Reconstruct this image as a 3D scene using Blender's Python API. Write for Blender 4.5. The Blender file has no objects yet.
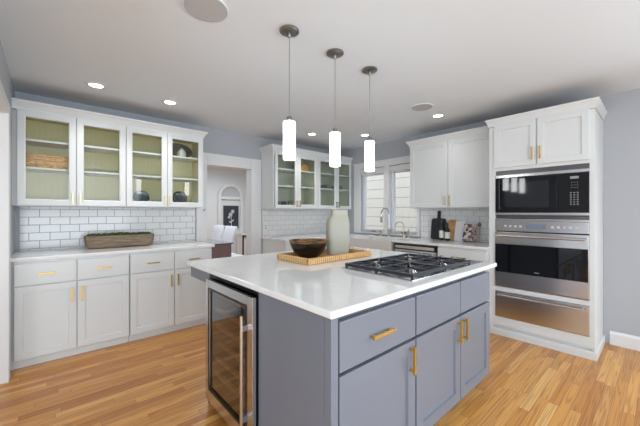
import bpy, bmesh, math, random
from mathutils import Vector, Matrix
random.seed(7)
scn = bpy.context.scene
COL = scn.collection

# ------------------------------------------------------------------ camera
cam_d = bpy.data.cameras.new('camera')
cam = bpy.data.objects.new('camera', cam_d); COL.objects.link(cam)
cam_d.sensor_width = 36.0; cam_d.lens = 304.3/640*36.0
cam_d.clip_start = 0.02
cam.location = (0, 0, 1.28)
cam.rotation_euler = (math.radians(90), 0, math.atan2(343, 304.3)-math.radians(90))
scn.camera = cam

# ------------------------------------------------------------------ world, lights, exposure
scn.view_settings.view_transform = 'Standard'
scn.view_settings.look = 'None'
scn.view_settings.gamma = 1.0
scn.view_settings.exposure = 0.97
scn.view_settings.use_curve_mapping = False
w = bpy.data.worlds.new('sky'); scn.world = w; w.use_nodes = True
bg = w.node_tree.nodes['Background']
bg.inputs[0].default_value = (0.86, 0.93, 1.0, 1); bg.inputs[1].default_value = 1.0

def light(name, kind, loc, energy, color=(1, 1, 1), rot=(0, 0, 0), **kw):
    d = bpy.data.lights.new(name, kind); d.energy = energy; d.color = color
    for k, v in kw.items(): setattr(d, k, v)
    o = bpy.data.objects.new(name, d); COL.objects.link(o)
    o.location = loc; o.rotation_euler = rot
    return o
R = math.radians
light('sunlight', 'SUN', (0, 0, 8), 1.7, (1, .97, .92), (R(0), R(-35), R(0)), angle=R(3))
# daylight at the unseen openings behind and left, then three added fill lamps
light('daylight_behind', 'AREA', (.2, -2.42, 1.35), 22, (.77, .89, 1.0), (R(90), 0, 0), shape='RECTANGLE', size=3.4, size_y=1.9)
light('daylight_side', 'AREA', (-2.9, -.65, 1.35), 24, (.77, .90, 1.0), (R(90), 0, R(-90)), shape='RECTANGLE', size=2.5, size_y=1.9)
light('ceiling_fill_behind', 'AREA', (.0, -2.40, .8), 24, (.76, .88, 1.0), (R(135), 0, 0), shape='RECTANGLE', size=3.4, size_y=1.0)  # added lamp tilted upward to brighten the ceiling
light('fill_right', 'AREA', (4.03, -1.6, 1.3), 55, (.80, .91, 1.0), (R(72), 0, R(90)), shape='RECTANGLE', size=1.5, size_y=1.4)  # added lamp before the solid right wall, lifts the left wall and counter
light('fill_dining', 'AREA', (2.6, 5.6, 2.38), 30, (.88, .95, 1.0), (0, 0, 0), shape='RECTANGLE', size=2.2, size_y=2.0)  # added downward panel under the dining ceiling, brightens that room

# ------------------------------------------------------------------ material helpers
def lin(c):
    c = c/255.0
    return c/12.92 if c <= .04045 else ((c+.055)/1.055)**2.4
def rgb(r, g, b): return (lin(r), lin(g), lin(b), 1)
def mat(name, color, rough=.5, metal=0, bump=0, bscale=60, var=0, spec=.5, coat=0):
    m = bpy.data.materials.new(name); m.use_nodes = True
    n = m.node_tree.nodes; l = m.node_tree.links; b = n['Principled BSDF']
    b.inputs['Base Color'].default_value = color
    b.inputs['Roughness'].default_value = rough
    b.inputs['Metallic'].default_value = metal
    b.inputs['Specular IOR Level'].default_value = spec
    b.inputs['Coat Weight'].default_value = coat
    if bump or var:
        tc = n.new('ShaderNodeTexCoord'); nz = n.new('ShaderNodeTexNoise')
        nz.inputs['Scale'].default_value = bscale; nz.inputs['Detail'].default_value = 4
        l.new(tc.outputs['Object'], nz.inputs['Vector'])
        if bump:
            bp = n.new('ShaderNodeBump'); bp.inputs['Strength'].default_value = bump; bp.inputs['Distance'].default_value = .004
            l.new(nz.outputs['Fac'], bp.inputs['Height']); l.new(bp.outputs[0], b.inputs['Normal'])
        if var:
            mx = n.new('ShaderNodeMix'); mx.data_type = 'RGBA'
            mx.inputs[6].default_value = tuple(c*(1-var) for c in color[:3])+(1,)
            mx.inputs[7].default_value = tuple(min(1, c*(1+var)) for c in color[:3])+(1,)
            l.new(nz.outputs['Fac'], mx.inputs[0]); l.new(mx.outputs[2], b.inputs['Base Color'])
    return m
def emis(name, color, strength):
    m = bpy.data.materials.new(name); m.use_nodes = True
    b = m.node_tree.nodes['Principled BSDF']
    b.inputs['Base Color'].default_value = color
    b.inputs['Emission Color'].default_value = color; b.inputs['Emission Strength'].default_value = strength
    return m
def glassmat(name, tint=(.97, .99, .98, 1), ior=1.5, boost=1.6):
    m = bpy.data.materials.new(name); m.use_nodes = True
    n = m.node_tree.nodes; l = m.node_tree.links
    n.remove(n['Principled BSDF']); out = n['Material Output']
    t = n.new('ShaderNodeBsdfTransparent'); t.inputs[0].default_value = tint
    g = n.new('ShaderNodeBsdfGlossy'); g.inputs['Roughness'].default_value = .015
    f = n.new('ShaderNodeFresnel'); f.inputs[0].default_value = ior
    mu = n.new('ShaderNodeMath'); mu.operation = 'MULTIPLY'; mu.inputs[1].default_value = boost; mu.use_clamp = True
    mx = n.new('ShaderNodeMixShader')
    # only the outer face of the closed pane reflects; the inner face lets the ray out
    ge = n.new('ShaderNodeNewGeometry'); iv = n.new('ShaderNodeMath'); iv.operation = 'SUBTRACT'; iv.inputs[0].default_value = 1
    m2 = n.new('ShaderNodeMath'); m2.operation = 'MULTIPLY'
    l.new(ge.outputs['Backfacing'], iv.inputs[1]); l.new(f.outputs[0], mu.inputs[0])
    l.new(mu.outputs[0], m2.inputs[0]); l.new(iv.outputs[0], m2.inputs[1]); l.new(m2.outputs[0], mx.inputs[0])
    l.new(t.outputs[0], mx.inputs[1]); l.new(g.outputs[0], mx.inputs[2]); l.new(mx.outputs[0], out.inputs[0])
    return m
def N(m): return m.node_tree.nodes, m.node_tree.links, m.node_tree.nodes['Principled BSDF']

def mathn(n, l, op, a, b=None, c=None):
    q = n.new('ShaderNodeMath'); q.operation = op
    for i, v in enumerate((a, b, c)):
        if v is None: continue
        if isinstance(v, (int, float)): q.inputs[i].default_value = v
        else: l.new(v, q.inputs[i])
    return q.outputs[0]

def floor_mat():
    m = mat('oak_strip_floor', rgb(190, 130, 75), .3)
    n, l, b = N(m)
    tc = n.new('ShaderNodeTexCoord'); sp = n.new('ShaderNodeSeparateXYZ'); l.new(tc.outputs['Object'], sp.inputs[0])
    W = .0572
    ry = mathn(n, l, 'DIVIDE', sp.outputs[1], W); row = mathn(n, l, 'FLOOR', ry); fy = mathn(n, l, 'FRACT', ry)
    wn = n.new('ShaderNodeTexWhiteNoise'); wn.noise_dimensions = '1D'; l.new(row, wn.inputs['W'])
    off = mathn(n, l, 'MULTIPLY', wn.outputs['Value'], 7.3)
    rx = mathn(n, l, 'ADD', mathn(n, l, 'DIVIDE', sp.outputs[0], .78), off)
    colu = mathn(n, l, 'FLOOR', rx); fx = mathn(n, l, 'FRACT', rx)
    cb = n.new('ShaderNodeCombineXYZ'); l.new(row, cb.inputs[0]); l.new(colu, cb.inputs[1])
    w2 = n.new('ShaderNodeTexWhiteNoise'); w2.noise_dimensions = '3D'; l.new(cb.outputs[0], w2.inputs['Vector'])
    cr = n.new('ShaderNodeValToRGB'); l.new(w2.outputs['Value'], cr.inputs[0])
    e = cr.color_ramp.elements
    e[0].position = 0; e[0].color = rgb(186, 122, 60)
    e[1].position = 1; e[1].color = rgb(240, 188, 116)
    for p, c in ((.15, rgb(200, 134, 64)), (.4, rgb(220, 156, 82)), (.65, rgb(230, 170, 96)), (.85, rgb(200, 138, 70))):
        q = e.new(p); q.color = c
    # grain: cathedral-like distorted waves along the board, offset per board
    mp = n.new('ShaderNodeCombineXYZ')
    l.new(mathn(n, l, 'MULTIPLY_ADD', sp.outputs[0], .6, mathn(n, l, 'MULTIPLY', w2.outputs['Value'], 37.)), mp.inputs[0])
    l.new(mathn(n, l, 'MULTIPLY_ADD', sp.outputs[1], 20., mathn(n, l, 'MULTIPLY', w2.outputs['Value'], 91.)), mp.inputs[1])
    nz = n.new('ShaderNodeTexNoise'); nz.inputs['Scale'].default_value = 1.1; nz.inputs['Detail'].default_value = 2
    l.new(mp.outputs[0], nz.inputs['Vector'])
    rings = mathn(n, l, 'SINE', mathn(n, l, 'MULTIPLY', nz.outputs['Fac'], 52.))
    rings = mathn(n, l, 'MULTIPLY_ADD', rings, .5, .5)
    mp2 = n.new('ShaderNodeCombineXYZ')
    l.new(mathn(n, l, 'MULTIPLY', sp.outputs[0], 9.), mp2.inputs[0]); l.new(mathn(n, l, 'MULTIPLY', sp.outputs[1], 330.), mp2.inputs[1])
    nf = n.new('ShaderNodeTexNoise'); nf.inputs['Scale'].default_value = 1.; nf.inputs['Detail'].default_value = 3
    l.new(mp2.outputs[0], nf.inputs['Vector'])
    g = mathn(n, l, 'MULTIPLY_ADD', mathn(n, l, 'POWER', rings, 3.), .34, mathn(n, l, 'MULTIPLY', nf.outputs['Fac'], .14))
    seam = mathn(n, l, 'MAXIMUM', mathn(n, l, 'LESS_THAN', fy, .035), mathn(n, l, 'LESS_THAN', fx, .003))
    g2 = mathn(n, l, 'MAXIMUM', g, mathn(n, l, 'MULTIPLY', seam, .75))
    mx = n.new('ShaderNodeMix'); mx.data_type = 'RGBA'; mx.inputs[7].default_value = rgb(104, 52, 22)
    l.new(g2, mx.inputs[0]); l.new(cr.outputs[0], mx.inputs[6]); l.new(mx.outputs[2], b.inputs['Base Color'])
    l.new(mathn(n, l, 'MULTIPLY_ADD', nf.outputs['Fac'], .12, .24), b.inputs['Roughness'])
    bp = n.new('ShaderNodeBump'); bp.inputs['Strength'].default_value = .25; bp.inputs['Distance'].default_value = .001; bp.invert = True
    l.new(g2, bp.inputs['Height']); l.new(bp.outputs[0], b.inputs['Normal'])
    return m

def tile_mat(name, ax, tile, grout, mortar=.0028, z0=.914):
    m = mat(name, tile, .12)
    n, l, b = N(m)
    tc = n.new('ShaderNodeTexCoord'); sp = n.new('ShaderNodeSeparateXYZ'); l.new(tc.outputs['Object'], sp.inputs[0])
    cb = n.new('ShaderNodeCombineXYZ'); l.new(sp.outputs[ax], cb.inputs[0])
    l.new(sp.outputs[2], cb.inputs[1])
    br = n.new('ShaderNodeTexBrick'); l.new(cb.outputs[0], br.inputs['Vector'])
    br.inputs['Scale'].default_value = 1; br.inputs['Mortar Size'].default_value = mortar
    br.inputs['Mortar Smooth'].default_value = .1; br.inputs['Brick Width'].default_value = .155; br.inputs['Row Height'].default_value = .0775
    br.inputs['Bias'].default_value = 0
    br.inputs['Color1'].default_value = tile; br.inputs['Color2'].default_value = tuple(c*.94 for c in tile[:3])+(1,)
    br.inputs['Mortar'].default_value = grout
    l.new(br.outputs['Color'], b.inputs['Base Color'])
    l.new(mathn(n, l, 'MULTIPLY_ADD', br.outputs['Fac'], .6, .12), b.inputs['Roughness'])
    bp = n.new('ShaderNodeBump'); bp.inputs['Strength'].default_value = .5; bp.inputs['Distance'].default_value = .002; bp.invert = True
    l.new(br.outputs['Fac'], bp.inputs['Height']); l.new(bp.outputs[0], b.inputs['Normal'])
    return m

def stripes_mat(name, base, dark, ax, period, width, rough=.5, metal=0, noise=0):
    """grooves (beadboard, boards, weave) running at a fixed period along one axis"""
    m = mat(name, base, rough, metal)
    n, l, b = N(m)
    tc = n.new('ShaderNodeTexCoord'); sp = n.new('ShaderNodeSeparateXYZ'); l.new(tc.outputs['Object'], sp.inputs[0])
    f = mathn(n, l, 'FRACT', mathn(n, l, 'DIVIDE', sp.outputs[ax], period))
    q = mathn(n, l, 'LESS_THAN', f, width)
    mx = n.new('ShaderNodeMix'); mx.data_type = 'RGBA'; mx.inputs[6].default_value = base; mx.inputs[7].default_value = dark
    l.new(q, mx.inputs[0]); l.new(mx.outputs[2], b.inputs['Base Color'])
    bp = n.new('ShaderNodeBump'); bp.inputs['Strength'].default_value = .6; bp.inputs['Distance'].default_value = .003; bp.invert = True
    l.new(q, bp.inputs['Height']); l.new(bp.outputs[0], b.inputs['Normal'])
    return m

def wood_mat(name, c1, c2, sc=(4, 40, 40), rough=.5):
    m = mat(name, c1, rough)
    n, l, b = N(m)
    tc = n.new('ShaderNodeTexCoord'); mp = n.new('ShaderNodeMapping'); mp.inputs['Scale'].default_value = sc
    l.new(tc.outputs['Object'], mp.inputs[0])
    nz = n.new('ShaderNodeTexNoise'); nz.inputs['Scale'].default_value = 1.5; nz.inputs['Detail'].default_value = 5
    l.new(mp.outputs[0], nz.inputs['Vector'])
    cr = n.new('ShaderNodeValToRGB'); cr.color_ramp.elements[0].color = c1; cr.color_ramp.elements[1].color = c2
    cr.color_ramp.elements[0].position = .35; cr.color_ramp.elements[1].position = .65
    l.new(nz.outputs['Fac'], cr.inputs[0]); l.new(cr.outputs[0], b.inputs['Base Color'])
    bp = n.new('ShaderNodeBump'); bp.inputs['Strength'].default_value = .3; bp.inputs['Distance'].default_value = .002
    l.new(nz.outputs['Fac'], bp.inputs['Height']); l.new(bp.outputs[0], b.inputs['Normal'])
    return m

def quartz_mat():
    m = mat('white_quartz', rgb(226, 225, 222), .045)
    n, l, b = N(m)
    tc = n.new('ShaderNodeTexCoord')
    nz = n.new('ShaderNodeTexNoise'); nz.inputs['Scale'].default_value = 3.2; nz.inputs['Detail'].default_value = 7; nz.inputs['Distortion'].default_value = 1.2
    l.new(tc.outputs['Object'], nz.inputs['Vector'])
    cr = n.new('ShaderNodeValToRGB'); e = cr.color_ramp.elements
    e[0].position = .45; e[0].color = rgb(237, 237, 235); e[1].position = .53; e[1].color = rgb(237, 237, 235)
    q = e.new(.49); q.color = rgb(233, 233, 233)
    l.new(nz.outputs['Fac'], cr.inputs[0]); l.new(cr.outputs[0], b.inputs['Base Color'])
    return m

WHITE = mat('white_cabinet_paint', rgb(221, 223, 222), .35)
TRIM = mat('white_trim_paint', rgb(226, 226, 225), .4)
WALL = mat('blue_grey_wall_paint', rgb(176, 179, 184), .75, bump=.05, bscale=250)
WALLW = mat('white_dining_wall_paint', rgb(222, 222, 222), .8)
CEIL = mat('ceiling_paint', rgb(224, 232, 238), .9, bump=.03, bscale=200)
GREY = mat('blue_grey_cabinet_paint', rgb(117, 123, 134), .35)
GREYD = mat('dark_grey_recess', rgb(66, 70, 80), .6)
FLOOR = floor_mat()
QUARTZ = quartz_mat()
BRASS = mat('brushed_brass', rgb(222, 186, 104), .3, 1)
BRASSL = mat('pale_brass', rgb(222, 204, 156), .35, .8)
STEEL = mat('stainless_steel', rgb(212, 212, 214), .22, 1)
STEELD = mat('dark_steel', rgb(110, 110, 112), .3, 1)
CHROME = mat('chrome', rgb(200, 198, 194), .12, 1)
NICKEL = mat('brushed_nickel', rgb(140, 138, 134), .35, 1)
GOLD = mat('gold_faucet', rgb(184, 170, 142), .25, 1)
BLACKG = mat('black_glass', rgb(16, 18, 22), .04, spec=.6)
BLACK = mat('black_enamel', rgb(22, 23, 26), .3)
IRON = mat('cast_iron', rgb(38, 40, 46), .32, bump=.2, bscale=300)
DARK = mat('dark_void', rgb(30, 30, 32), .8)
SAGE_X = stripes_mat('sage_beadboard', rgb(216, 204, 152), rgb(208, 197, 146), 0, .045, .09, .5)
SAGE = mat('sage_lining_paint', rgb(216, 204, 152), .5)
SAGE2_X = stripes_mat('pale_green_beadboard', rgb(198, 200, 178), rgb(172, 182, 162), 0, .04, .12, .5)
SAGE2 = mat('pale_green_lining_paint', rgb(198, 200, 178), .5)
GLASS = glassmat('cabinet_glass')
WGLASS = glassmat('window_glass', (1, 1, 1, 1))
CGLASS = glassmat('cooler_glass', (.62, .58, .54, 1), 1.6, 2.2)
TOPWOOD = wood_mat('bare_wood_top', rgb(165, 115, 72), rgb(140, 92, 55))
TILE_A = tile_mat('white_subway_tile', 0, rgb(230, 229, 227), rgb(150, 150, 150), .0026)
TILE_B = tile_mat('white_subway_tile_pale_grout', 0, rgb(232, 231, 230), rgb(182, 182, 184), .0024)
TILE_C = tile_mat('white_subway_tile_side', 1, rgb(232, 231, 230), rgb(176, 176, 178), .0024)
SIDING = stripes_mat('pale_siding', rgb(188, 188, 184), rgb(120, 120, 118), 2, .235, .06, .7)

# ------------------------------------------------------------------ geometry helpers
class MB:
    def __init__(s): s.bm = bmesh.new()
    def box(s, x0, x1, y0, y1, z0, z1):
        if x0 > x1: x0, x1 = x1, x0
        if y0 > y1: y0, y1 = y1, y0
        if z0 > z1: z0, z1 = z1, z0
        v = [s.bm.verts.new(p) for p in ((x0,y0,z0),(x1,y0,z0),(x1,y1,z0),(x0,y1,z0),(x0,y0,z1),(x1,y0,z1),(x1,y1,z1),(x0,y1,z1))]
        for f in ((3,2,1,0),(4,5,6,7),(0,1,5,4),(1,2,6,5),(2,3,7,6),(3,0,4,7)): s.bm.faces.new([v[i] for i in f])
        return s
    def rings(s, rs, cap0=True, cap1=True, closed=False):
        L = [[s.bm.verts.new(p) for p in r] for r in rs]
        n = len(L[0]); m = len(L)
        for i in range(m if closed else m-1):
            a, b = L[i], L[(i+1) % m]
            for k in range(n): s.bm.faces.new((a[k], a[(k+1) % n], b[(k+1) % n], b[k]))
        if not closed:
            if cap0: s.bm.faces.new(list(reversed(L[0])))
            if cap1: s.bm.faces.new(L[-1])
        return s
    def lathe(s, cx, cy, prof, n=32, cap0=True, cap1=True, sx=1, sy=1):
        return s.rings([[(cx+r*sx*math.cos(2*math.pi*k/n), cy+r*sy*math.sin(2*math.pi*k/n), z) for k in range(n)] for r, z in prof], cap0, cap1)
    def cyl(s, a, b, r, n=16, r2=None):
        a = Vector(a); b = Vector(b); d = (b-a).normalized()
        u = d.orthogonal().normalized(); v = d.cross(u); r2 = r if r2 is None else r2
        return s.rings([[tuple(p+(u*math.cos(2*math.pi*k/n)+v*math.sin(2*math.pi*k/n))*q) for k in range(n)] for p, q in ((a, r), (b, r2))])
    def tube(s, pts, r, n=10):
        P = [Vector(p) for p in pts]; rs = []; up = None
        for i, p in enumerate(P):
            d = (P[min(i+1, len(P)-1)]-P[max(i-1, 0)]).normalized()
            u = d.orthogonal().normalized() if up is None else (up-d*up.dot(d)).normalized()
            up = u; v = d.cross(u); q = r[i] if isinstance(r, (list, tuple)) else r
            rs.append([tuple(p+(u*math.cos(2*math.pi*k/n)+v*math.sin(2*math.pi*k/n))*q) for k in range(n)])
        return s.rings(rs)
    def prism(s, pts, fn, a, b):
        """outline pts (p,q) extruded between a and b; fn(p,q,t)->xyz"""
        return s.rings([[fn(p, q, a) for p, q in pts], [fn(p, q, b) for p, q in pts]])
    def sweep(s, path, prof, cap=True):
        """mitred sweep: path of 2D points, prof (offset to the right, z) closed"""
        P = [Vector(p) for p in path]; rs = []
        for i, p in enumerate(P):
            def nr(a, b):
                d = (b-a).normalized(); return Vector((d.y, -d.x))
            if i == 0: o = nr(P[0], P[1])
            elif i == len(P)-1: o = nr(P[-2], P[-1])
            else:
                a = nr(P[i-1], P[i]); b = nr(P[i], P[i+1]); o = (a+b)/(1+a.dot(b))
            rs.append([(p.x+o.x*k, p.y+o.y*k, z) for k, z in prof])
        return s.rings(rs)
    def build(s, name, m, parent=None, bevel=0, seg=2, smooth=False, origin=None, rot=None):
        bm = s.bm
        bmesh.ops.recalc_face_normals(bm, faces=bm.faces)
        if bevel:
            ed = [e for e in bm.edges if len(e.link_faces) == 2 and e.calc_face_angle(0) > .6]
            bmesh.ops.bevel(bm, geom=ed, offset=bevel, segments=seg, affect='EDGES', profile=.6, clamp_overlap=True)
        base = Vector((0, 0, 0))
        p = parent
        if p is not None: base = Vector(p['_o'])
        elif origin is not None: base = Vector(origin)
        else:
            xs = [v.co for v in bm.verts]
            base = Vector(((min(v.x for v in xs)+max(v.x for v in xs))/2, (min(v.y for v in xs)+max(v.y for v in xs))/2, min(v.z for v in xs)))
        if KEEPWORLD.get('on'): base = Vector((0, 0, 0)) if p is None else base
        bmesh.ops.translate(bm, verts=bm.verts, vec=-base)
        me = bpy.data.meshes.new(name); bm.to_mesh(me); bm.free()
        me.materials.append(m)
        if smooth:
            for f in me.polygons: f.use_smooth = True
            try: me.set_sharp_from_angle(angle=R(40))
            except Exception: pass
        o = bpy.data.objects.new(name, me); COL.objects.link(o)
        if p is not None: o.parent = p
        else: o.location = base
        o['_o'] = tuple(base)
        return o
KEEPWORLD = {}

def tag(o, label, cat, group=None):
    o['label'] = label; o['category'] = cat
    if group: o['group'] = group
    return o
def thing(name, loc, label, cat, group=None):
    o = bpy.data.objects.new(name, None); COL.objects.link(o); o.location = loc; o['_o'] = tuple(loc)
    o.empty_display_size = .1
    return tag(o, label, cat, group)
def struct(mb, name, m, **kw):
    KEEPWORLD['on'] = True
    o = mb.build(name, m, None, **kw); o['kind'] = 'structure'
    KEEPWORLD.pop('on'); return o
def dup(root, delta, label=None, group=None):
    def cp(o, par):
        c = o.copy(); COL.objects.link(c)
        if par is not None: c.parent = par
        for ch in list(o.children): cp(ch, c)
        return c
    r = cp(root, None); r.location = root.location+Vector(delta)
    if label: r['label'] = label
    if group: r['group'] = group
    return r

class Face:
    """front plane; 'y' faces -Y at Y=pos, 'x' faces -X at X=pos. s runs along, d outwards"""
    def __init__(s, kind, pos): s.k = kind; s.p = pos
    def pt(s, a, d, z): return (a, s.p-d, z) if s.k == 'y' else (s.p-d, a, z)
    def box(s, mb, a0, a1, d0, d1, z0, z1):
        p = s.pt(a0, d0, z0); q = s.pt(a1, d1, z1)
        return mb.box(p[0], q[0], p[1], q[1], p[2], q[2])

def shaker(F, name, a0, a1, z0, z1, m, parent, st=.055, th=.02, rec=.011, glass=None):
    mb = MB()
    # stepped frame: outer frame as a ring, then a bevelled step down to the recessed panel
    def rect(i, d): return [F.pt(a0+i, d, z0+i), F.pt(a1-i, d, z0+i), F.pt(a1-i, d, z1-i), F.pt(a0+i, d, z1-i)]
    if glass is None:
        mb.rings([rect(0, .001), rect(0, th-.002), rect(.002, th), rect(st, th), rect(st+.003, th-rec), rect(st+.012, th-rec)], cap1=True)
    else:
        mb.rings([rect(st, .001), rect(0, .001), rect(0, th-.002), rect(.002, th), rect(st-.008, th), rect(st, th-.006)], closed=True)
    d = mb.build(name, m, parent)
    if glass is not None:
        g = MB(); F.box(g, a0+st-.002, a1-st+.002, .006, .009, z0+st-.002, z1-st+.002); g.build('glass_pane', glass, d)
    return d
def slab(F, name, a0, a1, z0, z1, m, parent, th=.02):
    mb = MB(); F.box(mb, a0, a1, .001, th, z0, z1); return mb.build(name, m, parent, bevel=.003)
def pull(F, parent, a, z, length, vertical, m, d0=.02, r=.0055, out=.03, name='handle'):
    mb = MB(); h = length/2; e = h-.018
    if vertical:
        F.box(mb, a-r, a+r, d0+out-2*r, d0+out, z-h, z+h)
        for q in (-e, e): F.box(mb, a-r*.8, a+r*.8, d0, d0+out-2*r, z+q-r, z+q+r)
    else:
        F.box(mb, a-h, a+h, d0+out-2*r, d0+out, z-r, z+r)
        for q in (-e, e): F.box(mb, a+q-r, a+q+r, d0, d0+out-2*r, z-r*.8, z+r*.8)
    return mb.build(name, m, parent, bevel=.0015)

CROWN = [(-.004, 2.195), (.008, 2.195), (.010, 2.212), (.016, 2.222), (.024, 2.238), (.034, 2.254), (.042, 2.260), (.045, 2.266), (.045, 2.276), (-.004, 2.276)]
def crown(path, label, k=1):
    mb = MB(); mb.sweep(path, [(a*k if a > 0 else a, b) for a, b in CROWN])
    o = mb.build('crown_molding', WHITE); tag(o, label, 'crown molding'); return o

# ================================================================== THE ROOM
CZ = 2.44
XR = 4.10; YB = 4.10; XL = -.25
mb = MB(); mb.box(-3.1, 4.9, -2.6, 7.6, -.05, 0); struct(mb, 'floor', FLOOR)
mb = MB(); mb.box(-3.1, 4.9, -2.6, 7.6, CZ, CZ+.05); struct(mb, 'ceiling', CEIL)
# back wall with the doorway to the dining room
DX0, DX1, DZ = 1.575, 2.262, 1.945
mb = MB(); mb.box(-3.0, DX0, YB, YB+.12, 0, CZ); mb.box(DX1, 4.9, YB, YB+.12, 0, CZ); mb.box(DX0, DX1, YB, YB+.12, DZ, CZ)
struct(mb, 'wall_back', WALL)
# right wall with the window opening
WY0, WY1, WZ0, WZ1 = 2.43, 3.535, .955, 2.045
mb = MB(); mb.box(XR, XR+.14, -2.5, WY0, 0, CZ); mb.box(XR, XR+.14, WY1, YB, 0, CZ)
mb.box(XR, XR+.14, WY0, WY1, 0, WZ0); mb.box(XR, XR+.14, WY0, WY1, WZ1, CZ)
struct(mb, 'wall_right', WALL)
# left wall stub, cased opening nearer the camera
mb = MB(); mb.box(XL-.12, XL, 3.3, YB, 0, CZ); mb.box(XL-.12, XL, 1.3, 3.3, 2.05, CZ)
struct(mb, 'wall_left', WALL)
mb = MB(); mb.box(-3.1, -3.0, -2.5, 4.2, 0, .25); mb.box(-3.1, -3.0, -2.5, 4.2, 2.35, CZ); mb.box(-3.1, -3.0, .7, 4.2, .25, 2.35); mb.box(-3.1, -3.0, -2.5, -2.0, .25, 2.35)
struct(mb, 'wall_far_left', WALL)
mb = MB(); mb.box(-3.1, 4.24, -2.6, -2.5, 0, .25); mb.box(-3.1, 4.24, -2.6, -2.5, 2.35, CZ); mb.box(-3.1, -1.6, -2.6, -2.5, .25, 2.35); mb.box(2.0, 4.24, -2.6, -2.5, .25, 2.35)
struct(mb, 'wall_front', WALL)
# dining room shell
mb = MB(); mb.box(-3.0, 4.8, 7.5, 7.6, 0, CZ); struct(mb, 'wall_dining_back', WALLW)
mb = MB(); mb.box(4.8, 4.9, YB+.12, 7.6, 0, CZ); struct(mb, 'wall_dining_right', WALLW)
mb = MB(); mb.box(.2, .3, YB+.12, 7.5, 0, CZ); struct(mb, 'wall_dining_left', WALLW)
mb = MB(); mb.sweep([(.3, 7.5), (4.8, 7.5)], [(0, 2.30), (.02, 2.30), (.03, 2.33), (.08, 2.40), (.1, 2.41), (.1, 2.44), (0, 2.44)])
struct(mb, 'trim_dining_crown', TRIM)
mb = MB(); mb.box(.3, 4.8, 7.475, 7.5, 0, .16); struct(mb, 'baseboard_dining', TRIM)
# trims
BB = [(0, 0), (.016, 0), (.016, .105), (.010, .118), (.006, .128), (0, .128)]
mb = MB(); mb.sweep([(XR, .345), (XR, -2.5)], BB); struct(mb, 'baseboard_right', TRIM)
mb = MB()
CW = .16
mb.box(DX0-.13, DX0+.01, YB-.02, YB+.14, 0, DZ+.147); mb.box(DX1-.01, DX1+CW, YB-.02, YB+.14, 0, DZ+.147); mb.box(DX0+.01, DX1-.01, YB-.02, YB+.14, DZ-.01, DZ+.147)
struct(mb, 'trim_doorway', TRIM, bevel=.004)
mb = MB(); mb.box(XL-.14, XL+.018, 3.28, 3.40, 0, 2.12); mb.box(XL-.14, XL+.018, 1.3, 3.28, 2.03, 2.12); struct(mb, 'trim_left_opening', TRIM, bevel=.006)

# tiles
mb = MB(); mb.box(-.218, 1.428, YB-.008, YB-.0005, .9145, 1.344); struct(mb, 'wall_tile_left', TILE_A)
mb = MB(); mb.box(2.445, XR-.001, YB-.008, YB-.0005, .9145, 1.344); struct(mb, 'wall_tile_corner', TILE_B)
mb = MB(); mb.box(XR-.008, XR-.0005, 1.245, 2.375, .9145, 1.344); struct(mb, 'wall_tile_right', TILE_C)

# windows (double unit with a mullion)
mb = MB()
mb.box(XR-.022, XR, 3.535, 3.68, .93, 2.145); mb.box(XR-.022, XR, 2.385, 2.43, .93, 2.145); mb.box(XR-.022, XR, 2.43, 3.535, 2.045, 2.145)
mb.box(XR-.032, XR, 2.385, 3.69, 2.13, 2.15); mb.box(XR-.022, XR+.12, 2.93, 3.03, .955, 2.045)
mb.box(XR-.04, XR+.12, 2.43, 3.535, .93, .955)
struct(mb, 'trim_window', TRIM, bevel=.003)
SH = mat('white_window_vinyl', rgb(222, 224, 230), .35)
for i, (y0, y1) in enumerate(((3.03, 3.535), (2.43, 2.93))):
    wz0, wz1 = .955, 2.045
    mb = MB(); mb.box(XR+.05, XR+.10, y0, y0+.045, wz0, wz1); mb.box(XR+.05, XR+.10, y1-.05, y1, wz0, wz1)
    mb.box(XR+.05, XR+.10, y0+.045, y1-.05, wz0, wz0+.045); mb.box(XR+.05, XR+.10, y0+.045, y1-.05, wz1-.12, wz1)
    o = struct(mb, 'window_%d' % (i+1), SH, bevel=.003)
    g = MB(); g.box(XR+.072, XR+.077, y0+.046, y1-.051, wz0+.046, wz1-.121); g.build('glass_pane', WGLASS, o)
    g = MB(); g.box(XR+.002, XR+.045, y0+.003, y1-.003, 1.945, 2.04); b = g.build('blind_cassette', TRIM, o, bevel=.004)
    g = MB(); g.cyl((XR+.03, (y0+y1)/2-.05, .975), (XR+.03, (y0+y1)/2+.05, .975), .008); g.build('window_latch', NICKEL, o)
# neighbouring wall outside the window
mb = MB(); mb.box(6.3, 6.45, -1, 8.5, -.6, 5.5); struct(mb, 'wall_outside', SIDING)
mb = MB(); mb.box(4.25, 9, -1, 9, -.7, -.6); struct(mb, 'ground_outside', mat('pale_gravel', rgb(190, 188, 180), .9, bump=.4, bscale=40))

# ================================================================== LEFT RUN
FY = Face('y', 3.49)
def base_unit(a0, a1, label, F, depth_to, m=WHITE, toe=WHITE, hm=BRASS, name='base_cabinet', mid=None, cat='cabinet'):
    t = thing(name, F.pt((a0+a1)/2, -.3, 0), label, cat, 'white base cabinets')
    mb = MB(); F.box(mb, a0, a1, 0, -(depth_to), .072, .8835); mb.build('body', m, t)
    mb = MB(); F.box(mb, a0, a1, -.035, -.05, 0, .0715); mb.build('toe_kick', toe, t)
    n = mid or 2; W = (a1-a0)/n
    for i in range(n):
        s0 = a0+i*W+.004; s1 = a0+(i+1)*W-.004
        d = slab(F, 'drawer', s0, s1, .684, .862, m, t); pull(F, d, (s0+s1)/2, .772, .115, False, hm)
        d = shaker(F, 'door', s0, s1, .078, .674, m, t)
        if n == 2: h = s1-.03 if i == 0 else s0+.03
        else: h = s1-.03
        pull(F, d, h, .565, .13, True, hm)
    return t
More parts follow.
